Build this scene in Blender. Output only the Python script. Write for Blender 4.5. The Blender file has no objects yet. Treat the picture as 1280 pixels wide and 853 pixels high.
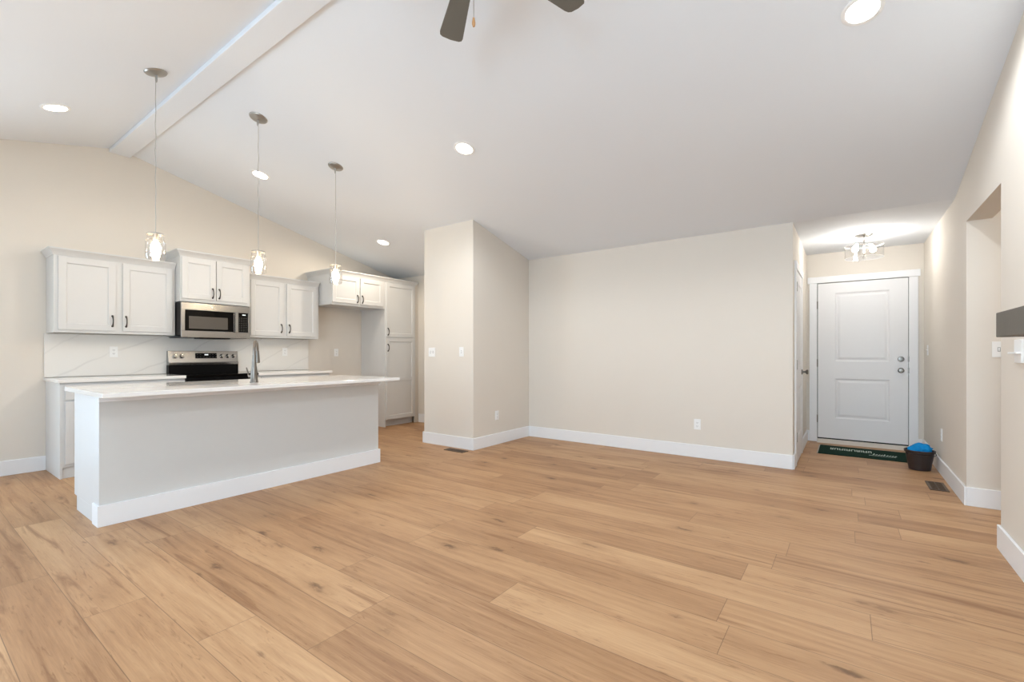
import bpy, bmesh, math, random
from mathutils import Vector, Matrix
random.seed(7)
S = bpy.context.scene
COL = S.collection
PI = math.pi

# ------------------------------------------------------------------ camera, world, lights, exposure
YAW = 0.6294
cd = bpy.data.cameras.new('camera'); cam = bpy.data.objects.new('camera', cd); COL.objects.link(cam)
cam.location = (0, 0, 1.173); cam.rotation_euler = (PI/2, 0, YAW - PI/2)
cd.sensor_width = 36.0; cd.lens = 575.3/1280*36.0; cd.shift_y = 15.1/1280; cd.clip_start = 0.05
S.camera = cam

S.view_settings.view_transform = 'Standard'; S.view_settings.look = 'None'
S.view_settings.gamma = 1.0; S.view_settings.use_curve_mapping = False
S.view_settings.exposure = 0.02

w = bpy.data.worlds.new('world'); S.world = w; w.use_nodes = True
bg = w.node_tree.nodes['Background']
sky = w.node_tree.nodes.new('ShaderNodeTexSky'); sky.sky_type = 'NISHITA'
sky.sun_disc = False; sky.sun_elevation = math.radians(40); sky.sun_rotation = math.radians(60)
sky.air_density = 0.7; sky.dust_density = 3.0
w.node_tree.links.new(sky.outputs[0], bg.inputs[0]); bg.inputs[1].default_value = 0.12

def area(name, loc, rot, sx, sy, power, color):
    l = bpy.data.lights.new(name, 'AREA'); l.shape = 'RECTANGLE'; l.size = sx; l.size_y = sy
    l.energy = power; l.color = color
    o = bpy.data.objects.new(name, l); COL.objects.link(o); o.location = loc; o.rotation_euler = rot
    return o
# daylight entering through the patio door and the two windows of the rear wall, all behind the camera
DAY = (0.64, 0.83, 1.0)
area('patio_daylight', (-2.36, 1.9, 1.1), (0, -PI/2, 0), 2.0, 2.2, 53, DAY)
area('dining_daylight', (-2.36, 4.9, 1.45), (0, -PI/2, 0), 1.3, 2.0, 8, DAY)
area('living_daylight', (-2.36, -0.05, 1.45), (0, -PI/2, 0), 1.3, 1.0, 120, DAY)
# added fill for the right wall, through an invented gable door left of view
area('side_fill', (-1.1, 6.60, 1.1), (-PI/2, 0, 0), 1.5, 2.0, 105, DAY)
BULB_E, ENTRY_E, HALL_W = 190.0, 178.0, 16.0
LIVING_C, KITCHEN_C = (0.91, 0.96, 1.0), (1.0, 0.88, 0.72)

# ------------------------------------------------------------------ constants of the room
XE, ZE, SL, XR = 5.41, 2.49, 0.244, 1.563
ZR = ZE + SL*(XE - XR)
XW = -2.284
YK, YR = 6.51, -0.743
KB = YK - 0.004   # backs of the kitchen units, a hair off the wall
XD, YH = 7.34, 0.441
XB, YB, YB2 = 4.209, 3.645, 4.493
def ceil_z(x): return ZE + SL*(XE - x) if x > XR else ZR - SL*(XR - x)

# ------------------------------------------------------------------ materials
def srgb(r, g, b):
    f = lambda c: (c/255/12.92) if c/255 <= 0.04045 else ((c/255+0.055)/1.055)**2.4
    return (f(r), f(g), f(b), 1.0)
def mat(name, col, rough=0.5, metal=0.0, var=0.0, vscale=20.0, bump=0.0, bscale=200.0, spec=0.5, emit=None, estr=0.0, coat=0.0):
    m = bpy.data.materials.new(name); m.use_nodes = True
    nt = m.node_tree; b = nt.nodes['Principled BSDF']
    b.inputs['Base Color'].default_value = col; b.inputs['Roughness'].default_value = rough
    b.inputs['Metallic'].default_value = metal; b.inputs['Specular IOR Level'].default_value = spec
    if coat: b.inputs['Coat Weight'].default_value = coat
    if emit:
        b.inputs['Emission Color'].default_value = emit; b.inputs['Emission Strength'].default_value = estr
    tc = nt.nodes.new('ShaderNodeTexCoord')
    if var > 0:
        n = nt.nodes.new('ShaderNodeTexNoise'); n.inputs['Scale'].default_value = vscale; n.inputs['Detail'].default_value = 3
        nt.links.new(tc.outputs['Object'], n.inputs['Vector'])
        mx = nt.nodes.new('ShaderNodeMix'); mx.data_type = 'RGBA'
        d = tuple(max(0, c*(1-var)) for c in col[:3]) + (1,); u = tuple(min(1, c*(1+var)) for c in col[:3]) + (1,)
        mx.inputs['A'].default_value = d; mx.inputs['B'].default_value = u
        nt.links.new(n.outputs['Fac'], mx.inputs['Factor']); nt.links.new(mx.outputs['Result'], b.inputs['Base Color'])
    if bump > 0:
        n2 = nt.nodes.new('ShaderNodeTexNoise'); n2.inputs['Scale'].default_value = bscale; n2.inputs['Detail'].default_value = 2
        nt.links.new(tc.outputs['Object'], n2.inputs['Vector'])
        bp = nt.nodes.new('ShaderNodeBump'); bp.inputs['Strength'].default_value = bump; bp.inputs['Distance'].default_value = 0.002
        nt.links.new(n2.outputs['Fac'], bp.inputs['Height']); nt.links.new(bp.outputs['Normal'], b.inputs['Normal'])
    return m
M = {}
M['wall'] = mat('greige_wall_paint', srgb(224, 217, 207), 0.75, var=0.012, vscale=3, bump=0.12, bscale=140, spec=0.25)
M['ceiling'] = mat('textured_white_ceiling', srgb(232, 236, 241), 0.85, bump=0.28, bscale=75, spec=0.2)
M['trim'] = mat('white_trim_paint', srgb(238, 239, 241), 0.4, var=0.006, spec=0.4)
M['cab'] = mat('white_cabinet_paint', srgb(214, 214, 213), 0.38, var=0.006, spec=0.4)
M['door'] = mat('white_door_paint', srgb(235, 235, 236), 0.4, var=0.006, spec=0.4)
M['island'] = mat('wall_paint_cool_light', srgb(212, 212, 210), 0.75, var=0.01, bump=0.1, bscale=140, spec=0.25)  # same paint as the walls, its cooler light put into a greyer colour
M['quartz'] = mat('white_quartz', srgb(238, 236, 233), 0.05, var=0.012, vscale=6, spec=0.5)
M['steel'] = mat('brushed_stainless_steel', srgb(158, 156, 153), 0.27, 1.0, var=0.04, vscale=8)
M['nickel'] = mat('brushed_nickel', srgb(180, 177, 172), 0.38, 1.0, var=0.03)
M['pull'] = mat('satin_nickel_pull', srgb(88, 85, 82), 0.3, 1.0, var=0.03)
M['faucet'] = mat('stainless_faucet', srgb(128, 122, 115), 0.28, 1.0, var=0.03)
M['doorknob'] = mat('satin_nickel_door_hardware', srgb(128, 124, 118), 0.3, 1.0, var=0.03)
M['cord'] = mat('grey_braided_cord', srgb(176, 174, 170), 0.5, 0.4, var=0.1, vscale=200)
M['chrome'] = mat('polished_nickel', srgb(190, 186, 180), 0.12, 1.0, var=0.02)
M['blackglass'] = mat('black_appliance_glass', srgb(9, 8, 7), 0.08, var=0.05, spec=0.16)
M['window'] = mat('microwave_window_glass', srgb(84, 79, 73), 0.15, var=0.05, vscale=4, spec=0.6)
M['blackplastic'] = mat('black_plastic', srgb(13, 13, 14), 0.3, var=0.05, spec=0.1)
M['key'] = mat('grey_key_print', srgb(70, 68, 66), 0.5, var=0.05)
M['plate'] = mat('white_switch_plastic', srgb(242, 242, 241), 0.35, var=0.005)
M['slot'] = mat('dark_slot', srgb(120, 120, 118), 0.6, var=0.02)
M['blade'] = mat('weathered_grey_wood', srgb(104, 102, 95), 0.5, var=0.06, vscale=12)
M['mantel'] = mat('dark_stained_wood', srgb(92, 87, 79), 0.55, var=0.12, vscale=9, bump=0.2, bscale=60)
M['fob'] = mat('honey_wood_fob', srgb(178, 132, 86), 0.4, var=0.1, vscale=60)
M['mat'] = mat('dark_green_carpet_mat', srgb(20, 46, 36), 0.95, var=0.25, vscale=120, bump=0.6, bscale=600, spec=0.1)
M['matedge'] = mat('grey_mat_edging', srgb(168, 164, 158), 0.8, var=0.1, vscale=100)
M['matprint'] = mat('pale_mat_print', srgb(206, 214, 204), 0.9, var=0.1, vscale=160, spec=0.1)
M['bucket'] = mat('dark_brown_plastic', srgb(50, 40, 38), 0.4, var=0.12, vscale=30)
M['cloth'] = mat('blue_microfibre', srgb(26, 138, 204), 0.9, var=0.15, vscale=40, bump=0.5, bscale=500, spec=0.1)
M['vent'] = mat('brown_vent_metal', srgb(94, 75, 58), 0.5, 0.2, var=0.05)
M['ventdark'] = mat('dark_vent_void', srgb(40, 33, 28), 0.8, var=0.05)
M['hinge'] = mat('hinge_steel', srgb(140, 138, 134), 0.35, 1.0, var=0.03)
M['sweep'] = mat('black_rubber', srgb(26, 26, 28), 0.7, var=0.05)
M['threshold'] = mat('pale_threshold', srgb(206, 198, 188), 0.5, var=0.03)
M['can_lens'] = mat('lit_can_lens', srgb(255, 250, 240), 0.5, var=0.001, emit=(1.0, 0.93, 0.82, 1), estr=14)
M['bulb'] = mat('lit_bulb', srgb(255, 240, 215), 0.5, var=0.001, emit=(1.0, 0.77, 0.50, 1), estr=BULB_E)
M['entrybulb'] = mat('lit_entry_bulb', srgb(255, 244, 225), 0.5, var=0.001, emit=(1.0, 0.96, 0.90, 1), estr=ENTRY_E)
M['display'] = mat('lit_display', srgb(200, 205, 205), 0.4, var=0.001, emit=(0.9, 0.95, 1, 1), estr=0.7)
M['vinyl'] = mat('white_window_vinyl', srgb(240, 240, 240), 0.35, var=0.004)

def glass(name, tint, gloss):
    m = bpy.data.materials.new(name); m.use_nodes = True; nt = m.node_tree
    for n in list(nt.nodes):
        if n.type == 'BSDF_PRINCIPLED': nt.nodes.remove(n)
    out = [n for n in nt.nodes if n.type == 'OUTPUT_MATERIAL'][0]
    t = nt.nodes.new('ShaderNodeBsdfTransparent'); t.inputs[0].default_value = tint
    g = nt.nodes.new('ShaderNodeBsdfGlossy'); g.inputs['Roughness'].default_value = 0.03
    lw = nt.nodes.new('ShaderNodeLayerWeight'); lw.inputs['Blend'].default_value = 0.35
    mm = nt.nodes.new('ShaderNodeMath'); mm.operation = 'MULTIPLY_ADD'
    mm.inputs[1].default_value = gloss; mm.inputs[2].default_value = 0.04
    nt.links.new(lw.outputs['Facing'], mm.inputs[0])
    mix = nt.nodes.new('ShaderNodeMixShader')
    nt.links.new(mm.outputs[0], mix.inputs[0]); nt.links.new(t.outputs[0], mix.inputs[1]); nt.links.new(g.outputs[0], mix.inputs[2])
    nt.links.new(mix.outputs[0], out.inputs[0])
    return m
M['jar'] = glass('clear_jar_glass', (0.97, 0.97, 0.97, 1), 0.5)
M['drum'] = glass('clear_drum_glass', (0.97, 0.97, 0.97, 1), 0.5)

def N(nt, typ, **kw):
    n = nt.nodes.new(typ)
    for k, v in kw.items(): setattr(n, k, v)
    return n
def floor_material():
    m = bpy.data.materials.new('oak_plank_floor'); m.use_nodes = True; nt = m.node_tree; L = nt.links.new
    b = nt.nodes['Principled BSDF']
    tc = N(nt, 'ShaderNodeTexCoord'); sx = N(nt, 'ShaderNodeSeparateXYZ'); L(tc.outputs['Object'], sx.inputs[0])
    def math_(op, a, b_=None, c_=None):
        n = N(nt, 'ShaderNodeMath', operation=op)
        for i, v in enumerate((a, b_, c_)):
            if v is None: continue
            if isinstance(v, (int, float)): n.inputs[i].default_value = v
            else: L(v, n.inputs[i])
        return n.outputs[0]
    PW, PL = 0.232, 1.78
    u = math_('DIVIDE', math_('SUBTRACT', sx.outputs['X'], 0.062), PW)
    row = math_('FLOOR', u); fu = math_('FRACT', u)
    wn = N(nt, 'ShaderNodeTexWhiteNoise', noise_dimensions='1D'); L(row, wn.inputs['W'])
    v = math_('ADD', math_('DIVIDE', sx.outputs['Y'], PL), math_('MULTIPLY', wn.outputs['Value'], 7.31))
    col = math_('FLOOR', v); fv = math_('FRACT', v)
    cb = N(nt, 'ShaderNodeCombineXYZ'); L(row, cb.inputs[0]); L(col, cb.inputs[1])
    wp = N(nt, 'ShaderNodeTexWhiteNoise', noise_dimensions='3D'); L(cb.outputs[0], wp.inputs['Vector'])
    pid = wp.outputs['Value']
    sc = N(nt, 'ShaderNodeSeparateColor'); L(wp.outputs['Color'], sc.inputs[0])
    # grain coordinates, shifted from plank to plank
    off = math_('MULTIPLY', pid, 53.0)
    gx = math_('ADD', sx.outputs['X'], off); gy = math_('ADD', sx.outputs['Y'], math_('MULTIPLY', sc.outputs[1], 31.0))
    def coords(ax, ay):
        c = N(nt, 'ShaderNodeCombineXYZ'); L(math_('MULTIPLY', gx, ax), c.inputs[0]); L(math_('MULTIPLY', gy, ay), c.inputs[1]); L(off, c.inputs[2]); return c.outputs[0]
    def noise(vec, scale, detail, rough=0.55, dist=0.0):
        n = N(nt, 'ShaderNodeTexNoise'); n.inputs['Scale'].default_value = scale; n.inputs['Detail'].default_value = detail
        n.inputs['Roughness'].default_value = rough; n.inputs['Distortion'].default_value = dist; L(vec, n.inputs['Vector']); return n.outputs['Fac']
    big = noise(coords(7.0, 0.9), 1.0, 3, 0.5, 0.4)
    mid = noise(coords(30.0, 1.6), 1.0, 4, 0.6, 0.7)
    fine = noise(coords(190.0, 7.0), 1.0, 3, 0.6, 0.2)
    # cathedral figure
    wv = N(nt, 'ShaderNodeTexWave', wave_type='BANDS', bands_direction='X'); wv.inputs['Scale'].default_value = 1.0
    wv.inputs['Distortion'].default_value = 16.0; wv.inputs['Detail'].default_value = 2; wv.inputs['Detail Scale'].default_value = 0.5
    L(coords(7.0, 1.1), wv.inputs['Vector'])
    # knots: elongated voronoi cells
    wob = noise(coords(24.0, 13.0), 1.0, 4, 0.65)
    kc = N(nt, 'ShaderNodeCombineXYZ')
    L(math_('ADD', math_('MULTIPLY', gx, 6.5), math_('MULTIPLY', wob, 0.55)), kc.inputs[0])
    L(math_('ADD', math_('MULTIPLY', gy, 2.3), math_('MULTIPLY', wob, 0.40)), kc.inputs[1]); L(off, kc.inputs[2])
    vo = N(nt, 'ShaderNodeTexVoronoi', feature='F1'); vo.inputs['Scale'].default_value = 1.0; L(kc.outputs[0], vo.inputs['Vector'])
    vs = N(nt, 'ShaderNodeSeparateColor'); L(vo.outputs['Color'], vs.inputs[0])
    def ramp(x, a, b_, ya, yb):
        n = N(nt, 'ShaderNodeMapRange', interpolation_type='SMOOTHSTEP'); L(x, n.inputs['Value'])
        n.inputs['From Min'].default_value = a; n.inputs['From Max'].default_value = b_; n.inputs['To Min'].default_value = ya; n.inputs['To Max'].default_value = yb
        return n.outputs['Result']
    has = ramp(vs.outputs[0], 0.30, 0.50, 0, 1)
    core = math_('MULTIPLY', ramp(vo.outputs['Distance'], 0.02, 0.19, 1, 0), has)
    halo = math_('MULTIPLY', ramp(vo.outputs['Distance'], 0.04, 0.55, 1, 0), has)
    # small pin knots and short dark flecks along the grain
    kc2 = N(nt, 'ShaderNodeCombineXYZ')
    L(math_('ADD', math_('MULTIPLY', gx, 17.0), wob), kc2.inputs[0]); L(math_('MULTIPLY', gy, 5.0), kc2.inputs[1]); L(off, kc2.inputs[2])
    vo2 = N(nt, 'ShaderNodeTexVoronoi', feature='F1'); vo2.inputs['Scale'].default_value = 1.0; L(kc2.outputs[0], vo2.inputs['Vector'])
    vs2 = N(nt, 'ShaderNodeSeparateColor'); L(vo2.outputs['Color'], vs2.inputs[0])
    pin = math_('MULTIPLY', ramp(vo2.outputs['Distance'], 0.02, 0.24, 1, 0), ramp(vs2.outputs[0], 0.80, 0.90, 0, 1))
    fleck = math_('MULTIPLY', ramp(noise(coords(55.0, 6.0), 1.0, 3, 0.6, 1.5), 0.58, 0.72, 0, 1), ramp(big, 0.42, 0.62, 1, 0.1))
    cr = N(nt, 'ShaderNodeValToRGB'); e = cr.color_ramp.elements
    e[0].position = 0.15; e[0].color = srgb(146, 105, 72); e[1].position = 0.9; e[1].color = srgb(208, 169, 128)
    k = cr.color_ramp.elements.new(0.5); k.color = srgb(182, 141, 102)
    t = math_('ADD', math_('MULTIPLY', pid, 0.30), math_('ADD', math_('MULTIPLY', big, 0.55), math_('MULTIPLY', mid, 0.30)))
    t = math_('SUBTRACT', math_('SUBTRACT', t, 0.05), math_('MULTIPLY', math_('MULTIPLY', wv.outputs['Fac'], 0.09), ramp(sc.outputs[2], 0.3, 0.8, 0.15, 1.0)))
    t = math_('ADD', t, math_('MULTIPLY', math_('SUBTRACT', fine, 0.5), 0.42))
    L(t, cr.inputs['Fac'])
    def mixc(a, fac, colr, mode='MIX'):
        n = N(nt, 'ShaderNodeMix', data_type='RGBA', blend_type=mode)
        L(fac, n.inputs['Factor']); L(a, n.inputs['A']); n.inputs['B'].default_value = colr
        return n.outputs['Result']
    c = mixc(cr.outputs['Color'], math_('MULTIPLY', math_('MULTIPLY', halo, math_('ADD', 0.15, mid)), 0.55), srgb(146, 106, 70))
    c = mixc(c, math_('MULTIPLY', fleck, 0.62), srgb(128, 88, 56))
    c = mixc(c, math_('MULTIPLY', pin, 0.55), srgb(104, 70, 46))
    c = mixc(c, math_('MULTIPLY', core, 0.80), srgb(92, 60, 38))
    # dark mineral streaks
    stk = ramp(noise(coords(14.0, 0.8), 1.0, 5, 0.65, 1.2), 0.53, 0.70, 0, 0.72)
    c = mixc(c, stk, srgb(132, 90, 57))
    # seams
    du = math_('MULTIPLY', math_('MINIMUM', fu, math_('SUBTRACT', 1.0, fu)), PW)
    dv = math_('MULTIPLY', math_('MINIMUM', fv, math_('SUBTRACT', 1.0, fv)), PL)
    seam = ramp(math_('MINIMUM', du, dv), 0.0006, 0.0022, 1, 0)
    c = mixc(c, math_('MULTIPLY', seam, 0.75), srgb(112, 84, 60))
    L(c, b.inputs['Base Color'])
    L(math_('ADD', 0.40, math_('MULTIPLY', fine, 0.12)), b.inputs['Roughness'])
    b.inputs['Specular IOR Level'].default_value = 0.4
    h = math_('SUBTRACT', math_('MULTIPLY', fine, 0.25), seam)
    bp = N(nt, 'ShaderNodeBump'); bp.inputs['Strength'].default_value = 0.25; bp.inputs['Distance'].default_value = 0.0015
    L(h, bp.inputs['Height']); L(bp.outputs['Normal'], b.inputs['Normal'])
    return m
M['floor'] = floor_material()

def marble_material():
    m = mat('white_veined_quartz', srgb(236, 233, 228), 0.18, spec=0.45)
    nt = m.node_tree; b = nt.nodes['Principled BSDF']; L = nt.links.new
    tc = nt.nodes['Texture Coordinate']
    mp = N(nt, 'ShaderNodeMapping'); mp.inputs['Rotation'].default_value = (0, math.radians(28), 0); L(tc.outputs['Object'], mp.inputs[0])
    n = N(nt, 'ShaderNodeTexNoise'); n.inputs['Scale'].default_value = 1.6; n.inputs['Detail'].default_value = 4; L(mp.outputs[0], n.inputs['Vector'])
    mixv = N(nt, 'ShaderNodeMix', data_type='VECTOR'); mixv.inputs['Factor'].default_value = 0.16
    L(mp.outputs[0], mixv.inputs['A']); L(n.outputs['Color'], mixv.inputs['B'])
    wv = N(nt, 'ShaderNodeTexWave', wave_type='BANDS', bands_direction='Z'); wv.inputs['Scale'].default_value = 1.35
    wv.inputs['Distortion'].default_value = 2.2; wv.inputs['Detail'].default_value = 3; L(mixv.outputs['Result'], wv.inputs['Vector'])
    r = N(nt, 'ShaderNodeMapRange'); L(wv.outputs['Fac'], r.inputs['Value'])
    r.inputs['From Min'].default_value = 0.985; r.inputs['From Max'].default_value = 1.0; r.inputs['To Max'].default_value = 0.55
    n2 = N(nt, 'ShaderNodeTexNoise'); n2.inputs['Scale'].default_value = 2.5; L(tc.outputs['Object'], n2.inputs['Vector'])
    mu = N(nt, 'ShaderNodeMath', operation='MULTIPLY'); L(r.outputs[0], mu.inputs[0]); L(n2.outputs['Fac'], mu.inputs[1])
    mx = N(nt, 'ShaderNodeMix', data_type='RGBA'); L(mu.outputs[0], mx.inputs['Factor'])
    mx.inputs['A'].default_value = srgb(236, 233, 228); mx.inputs['B'].default_value = srgb(204, 200, 196)
    L(mx.outputs['Result'], b.inputs['Base Color'])
    return m
M['marble'] = marble_material()

# ------------------------------------------------------------------ mesh helpers (all take world coordinates)
def bx(bm, x0, x1, y0, y1, z0, z1, mi=0):
    v = [bm.verts.new((x, y, z)) for x in (x0, x1) for y in (y0, y1) for z in (z0, z1)]
    for f in ((0,1,3,2),(4,6,7,5),(0,4,5,1),(2,3,7,6),(0,2,6,4),(1,5,7,3)): bm.faces.new([v[i] for i in f]).material_index = mi
def prism(bm, pts, axis, a0, a1):
    """polygon PTS in the plane across AXIS, from a0 to a1; axis 'y': pts are (x, z), 'z': (x, y), 'x': (y, z)"""
    def P(p, a): return {'y': (p[0], a, p[1]), 'z': (p[0], p[1], a), 'x': (a, p[0], p[1])}[axis]
    A = [bm.verts.new(P(p, a0)) for p in pts]; B = [bm.verts.new(P(p, a1)) for p in pts]
    n = len(pts); bm.faces.new(A); bm.faces.new(B[::-1])
    for i in range(n): bm.faces.new((A[i], B[i], B[(i+1) % n], A[(i+1) % n]))
def frame_of(axis):
    a = Vector(axis).normalized(); t = Vector((0,0,1)) if abs(a.z) < 0.9 else Vector((1,0,0))
    u = a.cross(t).normalized(); return a, u, a.cross(u)
def lathe(bm, prof, origin, axis=(0,0,1), seg=32, cap=True):
    """profile of (radius, distance along axis)"""
    a, u, v = frame_of(axis); o = Vector(origin); rings = []
    for r, h in prof:
        if r < 1e-6: rings.append([bm.verts.new(o + a*h)])
        else: rings.append([bm.verts.new(o + a*h + (u*math.cos(2*PI*i/seg) + v*math.sin(2*PI*i/seg))*r) for i in range(seg)])
    for A, B in zip(rings, rings[1:]):
        if len(A) == 1 and len(B) == 1: continue
        for i in range(seg):
            j = (i+1) % seg
            if len(A) == 1: bm.faces.new((A[0], B[j], B[i]))
            elif len(B) == 1: bm.faces.new((A[i], A[j], B[0]))
            else: bm.faces.new((A[i], A[j], B[j], B[i]))
    if cap:
        if len(rings[0]) > 1: bm.faces.new(rings[0][::-1])
        if len(rings[-1]) > 1: bm.faces.new(rings[-1])
def tube(bm, pts, rad, seg=10):
    pts = [Vector(p) for p in pts]; n = len(pts)
    rr = rad if isinstance(rad, (list, tuple)) else [rad]*n
    rings = []; u = None
    for i, p in enumerate(pts):
        d = (pts[min(i+1, n-1)] - pts[max(i-1, 0)]).normalized()
        if u is None: _, u, _ = frame_of(d)
        u = (u - d*u.dot(d)).normalized(); v = d.cross(u)
        rings.append([bm.verts.new(p + (u*math.cos(2*PI*k/seg) + v*math.sin(2*PI*k/seg))*rr[i]) for k in range(seg)])
    for A, B in zip(rings, rings[1:]):
        for k in range(seg): bm.faces.new((A[k], A[(k+1) % seg], B[(k+1) % seg], B[k]))
    bm.faces.new(rings[0][::-1]); bm.faces.new(rings[-1])
def ring_loft(bm, loops, cap0=False, cap1=True):
    R = [[bm.verts.new(p) for p in l] for l in loops]
    for A, B in zip(R, R[1:]):
        for i in range(len(A)):
            j = (i+1) % len(A); bm.faces.new((A[i], A[j], B[j], B[i]))
    if cap0: bm.faces.new(R[0][::-1])
    if cap1: bm.faces.new(R[-1])

def BM(): return bmesh.new()
def obj(name, bm, m, parent=None, bevel=0.0, smooth=False, kind=None, seg=2):
    bmesh.ops.recalc_face_normals(bm, faces=bm.faces[:])
    me = bpy.data.meshes.new(name)
    if parent is not None:
        off = Vector((0, 0, 0)); p = parent
        while p is not None: off += p.location; p = p.parent
        bmesh.ops.translate(bm, verts=bm.verts[:], vec=-off)
    bm.to_mesh(me); bm.free()
    for q in (m if isinstance(m, list) else [m]): me.materials.append(M[q] if isinstance(q, str) else q)
    o = bpy.data.objects.new(name, me); COL.objects.link(o)
    if parent is not None: o.parent = parent
    if smooth:
        for p in me.polygons: p.use_smooth = True
        try: me.set_sharp_from_angle(angle=math.radians(35))
        except Exception: pass
    if bevel:
        md = o.modifiers.new('edge', 'BEVEL'); md.width = bevel; md.segments = seg; md.limit_method = 'ANGLE'; md.angle_limit = math.radians(40)
    if kind: o['kind'] = kind
    return o
def thing(name, label, cat, loc, group=None):
    o = bpy.data.objects.new(name, None); COL.objects.link(o); o.location = loc; o.empty_display_size = 0.1
    o['label'] = label; o['category'] = cat
    if group: o['group'] = group
    return o
def tag(o, label, cat, group=None):
    o['label'] = label; o['category'] = cat
    if group: o['group'] = group
    return o
def box_obj(name, dims, m, parent=None, bevel=0.0, kind=None):
    b = BM(); bx(b, *dims); return obj(name, b, m, parent, bevel, kind=kind)

# ------------------------------------------------------------------ the room
T = 0.14
b = BM(); bx(b, XW - 0.3, 7.7, -3.4, 6.8, -0.12, 0.0); obj('floor', b, 'floor', kind='structure')
b = BM()
prism(b, [(XW - T, ceil_z(XW - T)), (XR, ZR), (XR, ZR + 0.15), (XW - T, ceil_z(XW - T) + 0.15)], 'y', YR - T, YK + T)
prism(b, [(XR, ZR), (XE, ZE), (XE, ZE + 0.15), (XR, ZR + 0.15)], 'y', YR - T, YK + T)
bx(b, XE, XD + T, YR - T, YH + T, ZE, ZE + 0.15)
bx(b, XE, XE + T, YH + T, YK + T, ZE, ZE + 0.15)
bx(b, 3.6, 5.1, -3.3, YR - T, 2.44, 2.58)
obj('ceiling', b, 'ceiling', kind='structure')
b = BM(); prism(b, [(1.472, 3.366), (1.654, 3.366), (1.654, ceil_z(1.654)), (XR, ZR), (1.472, ceil_z(1.472))], 'y', YR, YK)
obj('ceiling_beam', b, 'ceiling', bevel=0.004, kind='structure')
gable = lambda x0, x1: [(x0, 0), (x1, 0), (x1, ceil_z(x1) + 0.02)] + ([(XR, ZR + 0.02)] if x0 < XR < x1 else []) + [(x0, ceil_z(x0) + 0.02)]
b = BM(); prism(b, gable(XW, -1.9), 'y', YK, YK + T); prism(b, gable(-0.3, XE), 'y', YK, YK + T)
prism(b, [(-1.9, 2.08), (-0.3, 2.08), (-0.3, ceil_z(-0.3) + 0.02), (-1.9, ceil_z(-1.9) + 0.02)], 'y', YK, YK + T); obj('wall_kitchen', b, 'wall', kind='structure')
b = BM(); bx(b, XE, XE + T, YH, YK + T, 0, ZE + 0.02); obj('wall_far', b, 'wall', kind='structure')
b = BM(); prism(b, [(XB, 0), (XE, 0), (XE, ZE + 0.01), (XB, ceil_z(XB) + 0.01)], 'y', YB, YB2); obj('wall_pantry_closet', b, 'wall', bevel=0.006, kind='structure')
b = BM(); bx(b, XE + T, XD, YH, YH + T, 0, ZE + 0.02); obj('wall_entry_side', b, 'wall', kind='structure')
b = BM(); bx(b, XD, XD + T, YR - T, YH + T, 0, ZE + 0.02); obj('wall_entry', b, 'wall', kind='structure')
# right gable wall with the hall opening
X1, X2, ZL = 3.942, 4.931, 2.19
b = BM()
prism(b, gable(XW, X1), 'y', YR - T, YR)
prism(b, [(X1, ZL), (X2, ZL), (X2, ceil_z(X2) + 0.02), (X1, ceil_z(X1) + 0.02)], 'y', YR - T, YR)
prism(b, [(X2, 0), (XE, 0), (XE, ZE + 0.02), (X2, ceil_z(X2) + 0.02)], 'y', YR - T, YR)
bx(b, XE, XD, YR - T, YR, 0, ZE + 0.02)
obj('wall_right', b, 'wall', kind='structure')
b = BM(); bx(b, X2, X2 + T, -3.2, YR - T, 0, 2.46); bx(b, X1 - 0.1 - T, X1 - 0.1, -3.2, YR - T, 0, 2.46); bx(b, X1 - 0.1, X2, -3.2 - T, -3.2, 0, 2.46)
obj('wall_hall', b, 'wall', kind='structure')
# rear wall with patio door and two windows
holes = [(-0.58, 0.48, 0.85, 2.1), (0.8, 3.0, 0.0, 2.08), (3.9, 5.9, 0.85, 2.1)]
b = BM(); y = YR - T
for (a, c, z0, z1) in holes:
    bx(b, XW - T, XW, y, a, 0, ceil_z(XW)); bx(b, XW - T, XW, a, c, z1, ceil_z(XW))
    if z0 > 0: bx(b, XW - T, XW, a, c, 0, z0)
    y = c
bx(b, XW - T, XW, y, YK + T, 0, ceil_z(XW)); obj('wall_rear', b, 'wall', kind='structure')
for i, (a, c, z0, z1) in enumerate(holes):
    b = BM(); f = 0.05
    bx(b, XW - 0.06, XW + 0.01, a, a + f, z0, z1); bx(b, XW - 0.06, XW + 0.01, c - f, c, z0, z1)
    bx(b, XW - 0.06, XW + 0.01, a + f, c - f, z1 - f, z1); bx(b, XW - 0.06, XW + 0.01, a + f, c - f, z0, z0 + f)
    m_ = (a + c)/2; bx(b, XW - 0.06, XW + 0.01, m_ - 0.03, m_ + 0.03, z0 + f, z1 - f)
    obj('window_%d' % (i + 1), b, 'vinyl', kind='structure')

b = BM(); f = 0.05
bx(b, -1.9, -1.9 + f, YK - 0.01, YK + 0.06, 0, 2.08); bx(b, -0.3 - f, -0.3, YK - 0.01, YK + 0.06, 0, 2.08); bx(b, -1.9 + f, -0.3 - f, YK - 0.01, YK + 0.06, 2.08 - f, 2.08); bx(b, -1.9 + f, -0.3 - f, YK - 0.01, YK + 0.06, 0, f); bx(b, -1.13, -1.07, YK - 0.01, YK + 0.06, f, 2.08 - f)
obj('window_4', b, 'vinyl', kind='structure')  # invented frame, out of view, round the opening added for the side fill

l = bpy.data.lights.new('hall_fill', 'POINT'); l.energy = HALL_W; l.color = (1.0, 0.94, 0.86); l.shadow_soft_size = 0.1  # unseen lamp added to brighten the hall, no fixture built
lo = bpy.data.objects.new('hall_fill', l); COL.objects.link(lo); lo.location = (4.4, -2.0, 2.3)
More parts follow.
